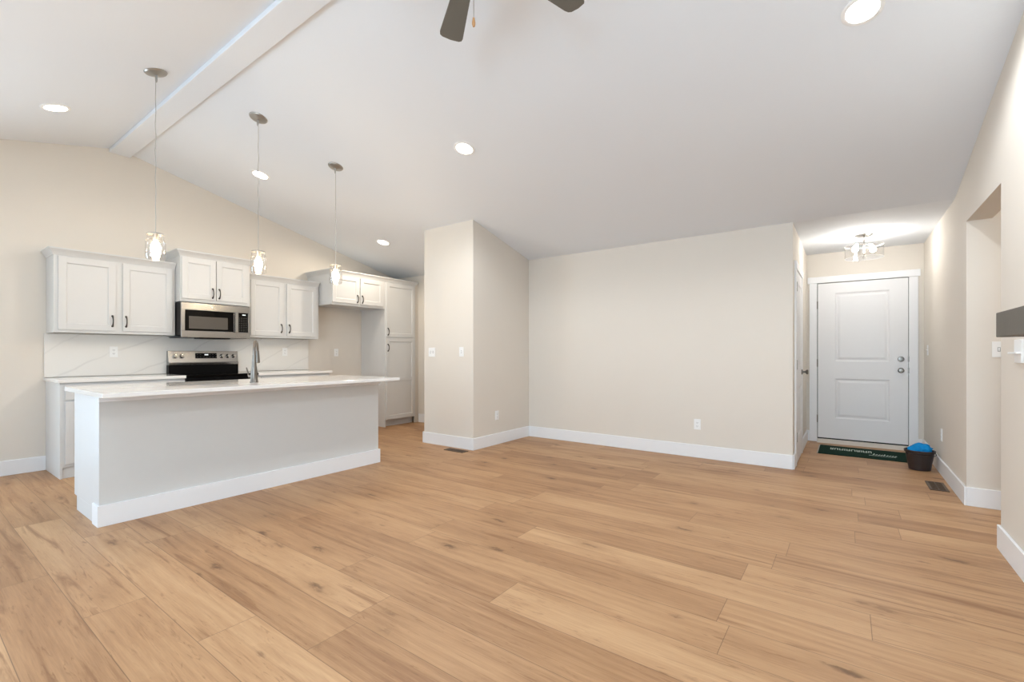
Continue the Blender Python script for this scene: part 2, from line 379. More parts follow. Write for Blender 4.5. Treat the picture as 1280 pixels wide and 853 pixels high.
# baseboards
BH, BT = 0.143, 0.015
def base(name, *rects):
    b = BM()
    for r in rects: bx(b, r[0], r[1], r[2], r[3], 0, BH)
    return obj(name, b, 'trim', bevel=0.003, kind='structure')
base('baseboard_kitchen', (XW, -1.9, YK - BT, YK), (-0.3, 0.98, YK - BT, YK), (3.745, 4.69, YK - BT, YK))
base('baseboard_far', (XE - BT, XE, YH, YB), (XE - BT, XE, YB2, 5.9))
base('baseboard_pantry_closet', (XB - BT, XB, YB - BT, YB2 + BT), (XB, XE - BT, YB - BT, YB), (XB, XE - BT, YB2, YB2 + BT))
base('baseboard_entry', (XE, 5.56, YH - BT, YH), (6.43, XD, YH - BT, YH), (XD - BT, XD, 0.41, YH - BT), (XD - BT, XD, YR + BT, -0.688))
base('baseboard_right', (XW, X1 + BT, YR, YR + BT), (X2 - BT, XD, YR, YR + BT))
base('baseboard_hall', (X2 - BT, X2, -3.2, YR), (X1, X1 + BT, YR - T, YR), (X1 - 0.1, X1 - 0.1 + BT, -3.2, YR - T), (X1 - 0.1 + BT, X2 - BT, -3.2, -3.2 + BT))

# ------------------------------------------------------------------ front door (faces -X)
def panel_rings(bm, P, a0, a1, b0, b1):
    """moulded raised panel: nested rectangles; P(a, b, depth) gives the point"""
    steps = [(0.0, 0.0), (0.012, 0.009), (0.028, 0.010), (0.034, 0.006), (0.052, 0.002)]
    loops = []
    for ins, d in steps:
        loops.append([P(a0 + ins, b0 + ins, d), P(a1 - ins, b0 + ins, d), P(a1 - ins, b1 - ins, d), P(a0 + ins, b1 - ins, d)])
    ring_loft(bm, loops)
def two_panel_door(bm, P, a0, a1, z0, z1, pa0, pa1, rows, th):
    """slab of stiles and rails round moulded panels; depth grows into the door"""
    def slab(p0, p1, q0, q1):
        lo = [P(p0, q0, 0), P(p1, q0, 0), P(p1, q1, 0), P(p0, q1, 0)]; hi = [P(p0, q0, th), P(p1, q0, th), P(p1, q1, th), P(p0, q1, th)]
        ring_loft(bm, [hi, lo], cap0=True)
    slab(a0, pa0, z0, z1); slab(pa1, a1, z0, z1)
    zz = [z0] + [v for r in rows for v in r] + [z1]
    for k in range(0, len(zz), 2): slab(pa0, pa1, zz[k], zz[k+1])
    for r in rows: panel_rings(bm, P, pa0, pa1, r[0], r[1])
d1 = bpy.data.objects.new('door_1', None); COL.objects.link(d1); d1.location = (XD, -0.14, 0)
tag(d1, 'white two-panel front door with nickel knob at the end of the entry', 'door'); d1['kind'] = 'structure'
DF = XD - 0.015
b = BM(); two_panel_door(b, lambda a, z, d: (DF + d, a, z), -0.598, 0.314, 0.06, 2.088, -0.424, 0.126, [(0.324, 0.84), (1.066, 1.955)], 0.012)
obj('door_slab', b, 'door', d1, bevel=0.0012)
b = BM()
bx(b, XD - 0.018, XD, 0.322, 0.408, 0, 2.098); bx(b, XD - 0.018, XD, -0.69, -0.604, 0, 2.098)
bx(b, XD - 0.024, XD, -0.71, 0.428, 2.098, 2.18)
obj('door_casing', b, 'trim', d1, bevel=0.003)
b = BM(); bx(b, XD - 0.0015, XD, -0.604, 0.322, 0.06, 2.098); obj('door_jamb', b, 'slot', d1)
b = BM(); prism(b, [(XD - 0.09, 0.0), (XD, 0.0), (XD, 0.044), (XD - 0.03, 0.044)], 'y', -0.604, 0.322); obj('threshold', b, 'threshold', d1, bevel=0.003)
b = BM(); bx(b, XD - 0.012, XD - 0.002, -0.602, 0.32, 0.044, 0.062); obj('door_sweep', b, 'sweep', d1)
def knob_set(parent, c, ax):
    b = BM(); lathe(b, [(0.031, 0), (0.031, 0.006), (0.026, 0.011), (0.012, 0.013), (0.011, 0.035), (0.019, 0.041), (0.027, 0.050), (0.028, 0.058), (0.022, 0.066), (0, 0.068)], c, ax, 28)
    return obj('door_knob', b, 'doorknob', parent, smooth=True)
knob_set(d1, (DF, -0.53, 0.962), (-1, 0, 0))
b = BM(); lathe(b, [(0.032, 0), (0.032, 0.008), (0.027, 0.014), (0.0, 0.016)], (DF, -0.53, 1.1), (-1, 0, 0), 28); bx(b, DF - 0.03, DF - 0.012, -0.535, -0.525, 1.085, 1.115)
obj('deadbolt', b, 'doorknob', d1, smooth=True)
b = BM(); bx(b, DF - 0.004, DF + 0.002, -0.608, -0.594, 0.93, 0.995); bx(b, DF - 0.004, DF + 0.002, -0.608, -0.594, 1.068, 1.133); obj('strike_plate', b, 'hinge', d1)
for z in (0.307, 1.041, 1.807):
    b = BM(); lathe(b, [(0.008, -0.05), (0.008, 0.05)], (XD - 0.014, 0.319, z), (0, 0, 1), 12); bx(b, XD - 0.010, XD, 0.312, 0.327, z - 0.05, z + 0.05)
    obj('hinge', b, 'hinge', d1)

# closet door in the entry side wall (faces -Y)
d2 = bpy.data.objects.new('door_2', None); COL.objects.link(d2); d2.location = (5.99, YH, 0)
tag(d2, 'white closet door seen edge-on in the entry side wall', 'door'); d2['kind'] = 'structure'
b = BM(); two_panel_door(b, lambda a, z, d: (a, YH - 0.015 + d, z), 5.655, 6.335, 0.012, 2.04, 5.775, 6.215, [(0.28, 0.80), (1.02, 1.92)], 0.012)
obj('door_slab', b, 'door', d2, bevel=0.0012)
b = BM(); bx(b, 5.565, 5.648, YH - 0.018, YH, 0, 2.05); bx(b, 6.342, 6.425, YH - 0.018, YH, 0, 2.05); bx(b, 5.55, 6.44, YH - 0.022, YH, 2.05, 2.13)
obj('door_casing', b, 'trim', d2, bevel=0.003)
b = BM(); bx(b, 5.648, 6.342, YH - 0.0015, YH, 0.0, 2.05); obj('door_jamb', b, 'slot', d2)
knob_set(d2, (6.275, YH - 0.015, 0.955), (0, -1, 0))
for z in (0.29, 1.05, 1.87):
    b = BM(); lathe(b, [(0.008, -0.05), (0.008, 0.05)], (5.652, YH - 0.014, z), (0, 0, 1), 12); bx(b, 5.645, 5.66, YH - 0.010, YH, z - 0.05, z + 0.05)
    obj('hinge', b, 'hinge', d2)

# ------------------------------------------------------------------ kitchen cabinets (fronts face -Y)
def shaker(bm, x0, x1, z0, z1, yf, st=0.058, th=0.02):
    bx(bm, x0, x0 + st, yf, yf + th, z0, z1); bx(bm, x1 - st, x1, yf, yf + th, z0, z1)
    bx(bm, x0 + st, x1 - st, yf, yf + th, z0, z0 + st); bx(bm, x0 + st, x1 - st, yf, yf + th, z1 - st, z1)
    e = 0.0085
    ring_loft(bm, [[(x0+st, yf+0.003, z0+st), (x1-st, yf+0.003, z0+st), (x1-st, yf+0.003, z1-st), (x0+st, yf+0.003, z1-st)],
                   [(x0+st+e, yf+0.010, z0+st+e), (x1-st-e, yf+0.010, z0+st+e), (x1-st-e, yf+0.010, z1-st-e), (x0+st+e, yf+0.010, z1-st-e)]])
def pull(parent, x, z, yf, vertical=True, L_=0.105):
    """arched bar pull with flared feet"""
    b = BM(); pts = []; rad = []
    for i in range(13):
        t = -1 + 2*i/12; s = t*L_/2; out = 0.004 + 0.026*(1 - t*t)**0.8 if abs(t) < 1 else 0.002
        pts.append((x, yf - out, z + s) if vertical else (x + s, yf - out, z)); rad.append(0.0056 + 0.0042*abs(t)**3)
    tube(b, pts, rad, 8)
    for s in (-1, 1):
        c = (x, yf, z + s*L_/2) if vertical else (x + s*L_/2, yf, z)
        lathe(b, [(0.0105, 0), (0.0105, 0.003), (0.008, 0.008)], c, (0, -1, 0), 10)
    return obj('handle', b, 'pull', parent, smooth=True)
def door(parent, x0, x1, z0, z1, yf, hx=None, hz=None, name='cabinet_door'):
    b = BM(); shaker(b, x0, x1, z0, z1, yf); d = obj(name, b, 'cab', parent, bevel=0.0014)
    if hx is not None: pull(d, hx, hz, yf)
    return d
def crown(bm, x0, x1, yf, yb, zt, left=True, right=True, h=0.066, out=0.042):
    prof = [(0.0, zt - h), (0.006, zt - h), (0.010, zt - h + 0.012), (0.020, zt - h*0.55), (out - 0.006, zt - 0.016), (out, zt - 0.013), (out, zt)]
    loops = []
    for o, z in prof:
        a = x0 - (o if left else 0); c = x1 + (o if right else 0)
        loops.append([(a, yf - o, z), (c, yf - o, z), (c, yb, z), (a, yb, z)])
    ring_loft(bm, loops)
UP = 'upper cabinets along the kitchen wall'
def upper(name, label, x0, x1, z0, zt, yf, doors, cl, cr, bottom_gap=0.03, h_up=0.1):
    t = thing(name, label, 'cabinet', ((x0 + x1)/2, KB, z0), UP)
    b = BM(); bx(b, x0, x1, yf + 0.02, KB, z0 + 0.018, zt - 0.03)
    fr = 0.03
    bx(b, x0, x1, yf, yf + 0.02, z0, z0 + fr + 0.02); bx(b, x0, x1, yf, yf + 0.02, zt - 0.12, zt - 0.03)
    xs = [x0] + [v for d in doors for v in d[:2]] + [x1]
    bx(b, x0, x0 + 0.06, yf, yf + 0.02, z0 + fr + 0.02, zt - 0.12); bx(b, x1 - 0.06, x1, yf, yf + 0.02, z0 + fr + 0.02, zt - 0.12)
    mid = (doors[0][1] + doors[1][0])/2; bx(b, mid - 0.045, mid + 0.045, yf, yf + 0.02, z0 + fr + 0.02, zt - 0.12)
    bx(b, x0, x0 + 0.016, yf + 0.02, KB, z0, z0 + 0.018); bx(b, x1 - 0.016, x1, yf + 0.02, KB, z0, z0 + 0.018)
    obj('cabinet_body', b, 'cab', t, bevel=0.001)
    b = BM(); crown(b, x0, x1, yf, KB, zt, cl, cr); obj('crown', b, 'cab', t, bevel=0.001)
    for d in doors:
        door(t, d[0], d[1], z0 + bottom_gap, zt - 0.078, yf - 0.02, d[2], z0 + h_up + bottom_gap)
    return t
upper('upper_cabinet', 'white two-door upper cabinet left of the microwave, farthest from the pantry', 0.984, 1.975, 1.374, 2.193, 6.18,
      [(1.014, 1.448, 1.420), (1.504, 1.947, 1.532)], True, False)
upper('upper_cabinet', 'raised short white two-door cabinet directly above the microwave', 1.979, 2.722, 1.757, 2.335, 6.04,
      [(1.990, 2.333, 2.300), (2.342, 2.690, 2.370)], True, True, 0.035, 0.08)
upper('upper_cabinet', 'white two-door upper cabinet between the microwave and the refrigerator alcove', 2.745, 3.732, 1.374, 2.193, 6.18,
      [(2.790, 3.213, 3.182), (3.262, 3.697, 3.292)], False, False)
upper('upper_cabinet', 'deep white two-door cabinet over the empty refrigerator alcove', 3.757, 4.688, 1.866, 2.367, 5.90,
      [(3.766, 4.213, 4.176), (4.230, 4.646, 4.262)], True, False, 0.035, 0.075)
# pantry
t = thing('pantry_cabinet', 'tall white pantry cabinet with two stacked doors beside the refrigerator alcove', 'cabinet', (5.0, KB, 0))
b = BM(); bx(b, 4.692, 5.324, 5.90, KB, 0.105, 2.34); bx(b, 4.692, 5.324, 5.975, KB, 0, 0.105); bx(b, 4.692, 4.71, 5.90, 5.975, 0.0, 0.105)
obj('cabinet_body', b, 'cab', t, bevel=0.001)
b = BM(); crown(b, 4.689, 5.324, 5.90, KB, 2.367, False, True); obj('crown', b, 'cab', t, bevel=0.001)
door(t, 4.71, 5.296, 1.428, 2.289, 5.88, 4.738, 1.512)
b = BM(); shaker(b, 4.71, 5.296, 0.118, 1.416, 5.88); bx(b, 4.768, 5.238, 5.8805, 5.895, 0.725, 0.783)
d = obj('cabinet_door', b, 'cab', t, bevel=0.0014); pull(d, 4.738, 1.258, 5.88)
b = BM(); bx(b, 5.324, XE - 0.004, 5.92, 5.94, 0.0, 2.34); obj('filler_strip', b, 'wall', t)

# base cabinets
def base_cab(label, x0, x1, yf, doors, drawers, endp=None):
    t = thing('base_cabinet', label, 'cabinet', ((x0 + x1)/2, KB, 0), 'base cabinets along the kitchen wall')
    b = BM(); bx(b, x0 + 0.018, x1, yf, KB, 0.105, 0.893); bx(b, x0 + 0.018, x1, yf + 0.02, KB, 0, 0.105)
    obj('cabinet_body', b, 'cab', t, bevel=0.001)
    b = BM(); bx(b, x0, x0 + 0.018, yf - 0.002, KB, 0, 0.893); obj('end_panel', b, 'cab', t, bevel=0.001)
    for (a, c) in doors: door(t, a, c, 0.135, 0.715, yf - 0.02, (c - 0.03 if (a + c) < (x0 + x1) else a + 0.03), 0.63)
    for (a, c) in drawers:
        b = BM(); bx(b, a, c, yf - 0.02, yf, 0.735, 0.872); dr = obj('drawer_front', b, 'cab', t, bevel=0.0014); pull(dr, (a + c)/2, 0.804, yf - 0.02, False)
    return t
base_cab('white base cabinet left of the range, its plain end facing the open floor', 0.98, 1.978, 5.90, [(1.017, 1.46), (1.50, 1.95)], [(1.017, 1.95)])
base_cab('white base cabinet right of the range, mostly hidden behind the island', 2.752, 3.735, 5.90, [(2.79, 3.22), (3.26, 3.70)], [(2.79, 3.70)])
b = BM(); bx(b, 0.965, 1.981, 5.868, KB, 0.895, 0.927); tag(obj('worktop', b, 'quartz', bevel=0.003), 'white quartz worktop section left of the range', 'worktop', 'quartz worktops')
b = BM(); bx(b, 2.749, 3.757, 5.868, KB, 0.895, 0.927); tag(obj('worktop', b, 'quartz', bevel=0.003), 'white quartz worktop section right of the range, ending at the alcove', 'worktop', 'quartz worktops')
b = BM(); bx(b, 0.967, 3.757, KB - 0.02, KB, 0.93, 1.373); tag(obj('backsplash', b, 'marble', bevel=0.002), 'white grey-veined slab backsplash between worktop and upper cabinets', 'backsplash')

# ------------------------------------------------------------------ island
t = thing('kitchen_island', 'long kitchen island with front in wall paint greyed for cooler light, white end panel and white baseboard', 'island', (2.0, 4.4, 0))
b = BM(); bx(b, 0.886, 3.14, 4.195, 4.735, 0.105, 0.885); bx(b, 0.886, 3.14, 4.195, 4.665, 0, 0.105); obj('cabinet_body', b, 'cab', t, bevel=0.001)
b = BM(); bx(b, 0.874, 3.152, 4.073, 4.195, 0, 0.885); obj('front_panel', b, 'island', t, bevel=0.001)
b = BM(); bx(b, 0.868, 0.874, 4.0725, 4.195, 0, 0.885); bx(b, 0.868, 0.886, 4.195, 4.735, 0.105, 0.885); bx(b, 0.868, 0.886, 4.195, 4.665, 0, 0.105)
obj('end_panel', b, 'cab', t, bevel=0.001)
b = BM(); bx(b, 0.857, 3.168, 4.058, 4.073, 0, BH); bx(b, 0.857, 0.868, 4.073, 4.195, 0, BH); bx(b, 3.152, 3.168, 4.073, 4.195, 0, BH); obj('base_trim', b, 'trim', t, bevel=0.002)
b = BM(); bx(b, 0.862, 3.160, 4.054, 4.073, 0.842, 0.885); obj('top_trim', b, 'trim', t, bevel=0.002)
b = BM(); bx(b, 0.822, 3.20, 3.78, 4.79, 0.887, 0.917)
tag(obj('worktop', b, 'quartz', bevel=0.003), 'large white quartz worktop on the kitchen island, overhanging its front', 'worktop', 'quartz worktops')

# faucet
t = thing('kitchen_faucet', 'tall brushed nickel pull-down kitchen faucet standing on the island worktop', 'faucet', (1.93, 4.2, 0.917))
fx, fy, fz = 1.93, 4.2, 0.917
b = BM(); lathe(b, [(0.034, 0), (0.034, 0.006), (0.030, 0.012), (0.029, 0.06), (0.026, 0.10), (0.019, 0.15), (0.0145, 0.20), (0.013, 0.24)], (fx, fy, fz), (0, 0, 1), 24); obj('faucet_body', b, 'faucet', t, smooth=True)
dx, dy = math.cos(math.radians(57)), math.sin(math.radians(57))
pts = [(fx, fy, fz + 0.235 + 0.01*i) for i in range(5)]; R_ = 0.088
for i in range(1, 13):
    a = PI*i/12; pts.append((fx + dx*(R_ - R_*math.cos(a)), fy + dy*(R_ - R_*math.cos(a)), fz + 0.275 + R_*math.sin(a)))
b = BM(); tube(b, pts, 0.0115, 12); obj('spout', b, 'faucet', t, smooth=True)
b = BM(); lathe(b, [(0.013, 0), (0.016, 0.03), (0.021, 0.09), (0.0225, 0.108), (0.018, 0.113)], (fx + 2*R_*dx, fy + 2*R_*dy, fz + 0.278), (0, 0, -1), 18); obj('spray_head', b, 'faucet', t, smooth=True)
b = BM(); lx, ly = -0.80, 0.6
tube(b, [(fx, fy, fz + 0.052), (fx + lx*0.045, fy + ly*0.045, fz + 0.054)], 0.013, 14); tube(b, [(fx + lx*0.042, fy + ly*0.042, fz + 0.058), (fx + lx*0.060, fy + ly*0.060, fz + 0.13)], [0.0065, 0.0045], 10)
obj('lever', b, 'faucet', t, smooth=True)

# ------------------------------------------------------------------ range
t = thing('range', 'stainless steel electric range with black glass top between the base cabinets', 'range', (2.365, YK, 0))
r0, r1 = 1.985, 2.745
b = BM(); bx(b, r0, r1, 5.885, 6.475, 0.02, 0.905); bx(b, r0, r1, 6.405, 6.478, 0.905, 1.03); obj('range_body', b, 'blackplastic', t, bevel=0.002)
b = BM(); bx(b, r0 - 0.001, r1 + 0.001, 5.862, 6.405, 0.905, 0.929); obj('cooktop', b, 'blackglass', t, bevel=0.004)
b = BM(); prism(b, [(6.412, 1.06), (6.478, 1.06), (6.478, 1.198), (6.43, 1.198)], 'x', r0, r1); prism(b, [(6.405, 1.03), (6.478, 1.03), (6.478, 1.06), (6.398, 1.06)], 'x', r0, r1)
bg_ = obj('backguard', b, 'steel', t, bevel=0.003)
tilt = lambda z: 6.412 + (z - 1.06)*(0.018/0.138)
b = BM(); prism(b, [(tilt(1.108) - 0.002, 1.108), (tilt(1.108) + 0.004, 1.108), (tilt(1.172) + 0.004, 1.172), (tilt(1.172) - 0.002, 1.172)], 'x', 2.262, 2.498)
for i in range(7):
    for j in range(2):
        x = 2.278 + i*0.034
        if j == 1 and 2.35 < x + 0.008 < 2.41: continue
        bx(b, x, x + 0.012, tilt(1.12 + j*0.03) - 0.0035, tilt(1.12 + j*0.03), 1.122 + j*0.03, 1.127 + j*0.03, 1)
dp = obj('control_display', b, ['blackglass', 'key'], bg_)
b = BM(); bx(b, 2.362, 2.402, tilt(1.15) - 0.004, tilt(1.15), 1.146, 1.160); obj('clock_readout', b, 'display', dp)
for x in (2.052, 2.120, 2.558, 2.628, 2.698):
    b = BM(); lathe(b, [(0.026, 0), (0.026, 0.006), (0.021, 0.010), (0.019, 0.030), (0.016, 0.034), (0, 0.035)], (x, tilt(1.135), 1.135), (0, -1, 0.13), 22)
    bx(b, x - 0.004, x + 0.004, tilt(1.135) - 0.041, tilt(1.135) - 0.03, 1.118, 1.154)
    obj('control_knob', b, 'chrome', bg_, smooth=True)
b = BM(); bx(b, r0 + 0.005, r1 - 0.005, 5.858, 5.885, 0.27, 0.86); od = obj('oven_door', b, 'steel', t, bevel=0.004)
b = BM(); bx(b, r0 + 0.10, r1 - 0.10, 5.855, 5.859, 0.38, 0.70); obj('oven_window', b, 'blackglass', od)
b = BM(); tube(b, [(r0 + 0.07, 5.81, 0.80), (r1 - 0.07, 5.81, 0.80)], 0.012, 12); tube(b, [(r0 + 0.09, 5.81, 0.80), (r0 + 0.09, 5.86, 0.80)], 0.009, 10); tube(b, [(r1 - 0.09, 5.81, 0.80), (r1 - 0.09, 5.86, 0.80)], 0.009, 10)
obj('handle', b, 'steel', od, smooth=True)
b = BM(); bx(b, r0 + 0.005, r1 - 0.005, 5.862, 5.885, 0.06, 0.255); obj('storage_drawer', b, 'steel', t, bevel=0.004)

# ------------------------------------------------------------------ microwave
t = thing('microwave', 'stainless over-the-range microwave with black glass door under the raised cabinet', 'microwave', (2.345, YK, 1.355))
m0, m1, mf = 1.983, 2.712, 6.045
b = BM(); bx(b, m0, m1, mf, YK - 0.03, 1.376, 1.745); bx(b, m0 + 0.03, m1 - 0.03, mf - 0.012, YK - 0.03, 1.35, 1.358); obj('microwave_body', b, 'blackplastic', t, bevel=0.002)
b = BM(); zf0, zf1 = 1.352, 1.747; fy0 = 6.018
bx(b, m0, m1, fy0, mf, 1.664, zf1); bx(b, m0, m1, fy0, mf, zf0, 1.428); bx(b, m0, m0 + 0.036, fy0, mf, 1.428, 1.664); bx(b, m1 - 0.02, m1, fy0, mf, 1.428, 1.664); bx(b, 2.528, 2.576, fy0, mf, 1.428, 1.664)
obj('front_frame', b, 'steel', t, bevel=0.0025)
b = BM(); bx(b, m0 + 0.036, 2.528, fy0 + 0.003, mf - 0.002, 1.428, 1.664); dg = obj('door_glass', b, 'blackglass', t)
b = BM(); bx(b, 2.058, 2.462, fy0 + 0.0015, fy0 + 0.004, 1.452, 1.594); obj('window', b, 'window', dg)
b = BM(); bx(b, 2.534, 2.570, fy0 - 0.030, fy0 - 0.018, 1.422, 1.668); bx(b, 2.540, 2.564, fy0 - 0.02, fy0 + 0.001, 1.43, 1.45); bx(b, 2.540, 2.564, fy0 - 0.02, fy0 + 0.001, 1.64, 1.66); obj('handle', b, 'steel', t, bevel=0.004)
b = BM(); bx(b, 2.576, m1 - 0.02, fy0 + 0.002, mf - 0.002, 1.428, 1.664)
for i in range(4):
    for j in range(8): bx(b, 2.588 + i*0.025, 2.602 + i*0.025, fy0 + 0.001, fy0 + 0.002, 1.444 + j*0.022, 1.451 + j*0.022, 1)
cp = obj('control_panel', b, ['blackglass', 'key'], t)
b = BM(); bx(b, 2.626, 2.664, fy0 + 0.0005, fy0 + 0.002, 1.636, 1.647); obj('clock_readout', b, 'display', cp)
b = BM(); lathe(b, [(0.010, 0), (0.010, 0.001), (0, 0.0012)], (2.292, fy0, 1.708), (0, -1, 0), 20); obj('badge', b, 'plate', t)
b = BM(); bx(b, m0 + 0.18, m1 - 0.22, fy0 + 0.005, fy0 + 0.16, 1.338, 1.351); obj('vent_grille', b, 'blackplastic', t, bevel=0.003)

# ------------------------------------------------------------------ outlets and switches
def wall_plate(name, label, cat, c, normal, kind, gangs=1, group=None):
    """c = centre on the wall surface; normal one of -x, -y, +y"""
    t = thing(name, label, cat, c, group)
    def P(a, d, z):
        if normal == '-x': return (c[0] - d, c[1] + a, c[2] + z)
        if normal == '-y': return (c[0] + a, c[1] - d, c[2] + z)
        return (c[0] + a, c[1] + d, c[2] + z)
    def box(bm, a0, a1, d0, d1, z0, z1, mi=0):
        p, q = P(a0, d0, z0), P(a1, d1, z1)
        bx(bm, min(p[0], q[0]), max(p[0], q[0]), min(p[1], q[1]), max(p[1], q[1]), min(p[2], q[2]), max(p[2], q[2]), mi)
    wd = 0.036 + 0.0235*(gangs - 1)
    b = BM(); box(b, -wd, wd, 0, 0.006, -0.0585, 0.0585); obj('cover_plate', b, 'plate', t, bevel=0.002)
    for g in range(gangs):
        a = (g - (gangs - 1)/2)*0.046
        if kind == 'outlet':
            b = BM(); box(b, a - 0.0165, a + 0.0165, 0.006, 0.0075, -0.034, 0.034)
            for z in (-0.019, 0.019):
                box(b, a - 0.008, a - 0.005, 0.007, 0.0078, z - 0.005, z + 0.006, 1); box(b, a + 0.005, a + 0.008, 0.007, 0.0078, z - 0.005, z + 0.006, 1); box(b, a - 0.002, a + 0.002, 0.007, 0.0078, z - 0.012, z - 0.008, 1)
            obj('receptacle', b, ['plate', 'slot'], t)
        else:
            b = BM(); box(b, a - 0.005, a + 0.005, 0.006, 0.0068, -0.013, 0.013); box(b, a - 0.0035, a + 0.0035, 0.006, 0.016, 0.0, 0.009); obj('toggle', b, 'plate', t, bevel=0.001)
            b = BM(); box(b, a - 0.0075, a + 0.0075, 0.0058, 0.0064, -0.016, 0.016); obj('toggle_slot', b, 'slot', t)
    return t
OG, SG = 'wall outlets', 'wall light switches'
wall_plate('wall_outlet', 'white outlet on the veined backsplash left of the range', 'outlet', (1.505, YK - 0.02, 1.187), '-y', 'outlet', 1, OG)
wall_plate('wall_outlet', 'white outlet on the veined backsplash right of the faucet', 'outlet', (3.402, YK - 0.02, 1.191), '-y', 'outlet', 1, OG)
wall_plate('wall_outlet', 'white outlet on the bare wall inside the refrigerator alcove', 'outlet', (4.232, YK, 1.181), '-y', 'outlet', 1, OG)
wall_plate('wall_outlet', 'low white outlet on the shaded side of the projecting closet wall', 'outlet', (4.673, YB, 0.372), '-y', 'outlet', 1, OG)
wall_plate('wall_outlet', 'low white outlet on the long plain wall left of the entry', 'outlet', (XE, 1.361, 0.372), '-x', 'outlet', 1, OG)
wall_plate('wall_outlet', 'low white outlet on the right wall above the bucket', 'outlet', (6.06, YR, 0.379), '+y', 'outlet', 1, OG)
wall_plate('light_switch', 'white double toggle switch on the front of the projecting closet wall', 'switch', (XB, 4.345, 1.185), '-x', 'switch', 2, SG)
wall_plate('light_switch', 'white single toggle switch near the corner of the projecting closet wall', 'switch', (XB, 3.831, 1.189), '-x', 'switch', 1, SG)
wall_plate('light_switch', 'white switch on the right wall just before the front door', 'switch', (7.013, YR, 1.206), '+y', 'switch', 1, SG)
wall_plate('light_switch', 'white switch inside the hall opening, left of the dark mantel shelf', 'switch', (X2, -0.918, 1.2), '-x', 'switch', 1, SG)
t = thing('wall_control', 'white wall control cut off by the right edge below the mantel shelf', 'wall control', (3.56, YR, 1.18))
b = BM(); bx(b, 3.49, 3.62, YR, YR + 0.012, 1.12, 1.245); obj('control_base', b, 'plate', t, bevel=0.003)
b = BM(); bx(b, 3.495, 3.655, YR, YR + 0.030, 1.168, 1.178); obj('ledge', b, 'plate', t, bevel=0.002)

# mantel shelf on the right wall
b = BM(); bx(b, 1.30, 3.074, YR, YR + 0.18, 1.247, 1.361)
tag(obj('mantel_shelf', b, 'mantel', bevel=0.003), 'dark brown floating mantel shelf on the right wall', 'shelf')

# ------------------------------------------------------------------ ceiling lights
def normal_down(x): return Vector((-SL, 0, -1)).normalized() if x > XR else Vector((SL, 0, -1)).normalized()
CANS = [
        (0.879, 5.443, 'recessed ceiling light left of the ceiling beam, nearest the left edge', 8),
        (2.534, 5.367, 'recessed ceiling light behind the middle pendant cord, above the kitchen', 15),
        (4.266, 5.401, 'recessed ceiling light above the refrigerator alcove cabinet', 44),
        (3.142, 2.826, 'recessed ceiling light in the middle of the sloped living room ceiling', 76),
        (3.147, -0.067, 'recessed ceiling light cut by the top edge near the right wall', 80)]
for (x, y, lab, watt) in CANS:
    n = normal_down(x); c = Vector((x, y, ceil_z(x)))
    t = thing('recessed_light', lab, 'ceiling light', c, 'recessed ceiling lights')
    b = BM(); lathe(b, [(0.098, 0.0), (0.097, 0.004), (0.088, 0.008), (0.076, 0.006), (0.075, 0.0)], c, n, 40, cap=False); obj('trim_ring', b, 'plate', t, smooth=True)
    b = BM(); lathe(b, [(0.075, 0.003), (0.066, 0.0065), (0.04, 0.009), (0, 0.010)], c, n, 36); obj('lens', b, 'can_lens', t, smooth=True)
    l = bpy.data.lights.new('can_or_fill_spot', 'SPOT'); l.energy = watt; l.color = KITCHEN_C if y > 5 else LIVING_C; l.spot_size = math.radians(150 if y > 5 and x < 4 else 176); l.spot_blend = 0.8 if y > 5 and x < 4 else 0.35; l.shadow_soft_size = 0.06
    lo = bpy.data.objects.new('can_or_fill_spot', l); COL.objects.link(lo); lo.parent = t; lo.location = n*0.03
    lo.rotation_euler = Vector((0, 0, -1)).rotation_difference(n).to_euler()
# two added fill spots without fixtures, unseen above and behind the camera
for (x, y, watt) in ((0.0, 2.826, 20), (0.0, -0.067, 40)):
    n = normal_down(x)
    l = bpy.data.lights.new('can_or_fill_spot', 'SPOT'); l.energy = watt; l.color = LIVING_C; l.spot_size = math.radians(176); l.spot_blend = 0.35; l.shadow_soft_size = 0.06
    lo = bpy.data.objects.new('can_or_fill_spot', l); COL.objects.link(lo); lo.location = Vector((x, y, ceil_z(x))) + n*0.03
    lo.rotation_euler = Vector((0, 0, -1)).rotation_difference(n).to_euler()

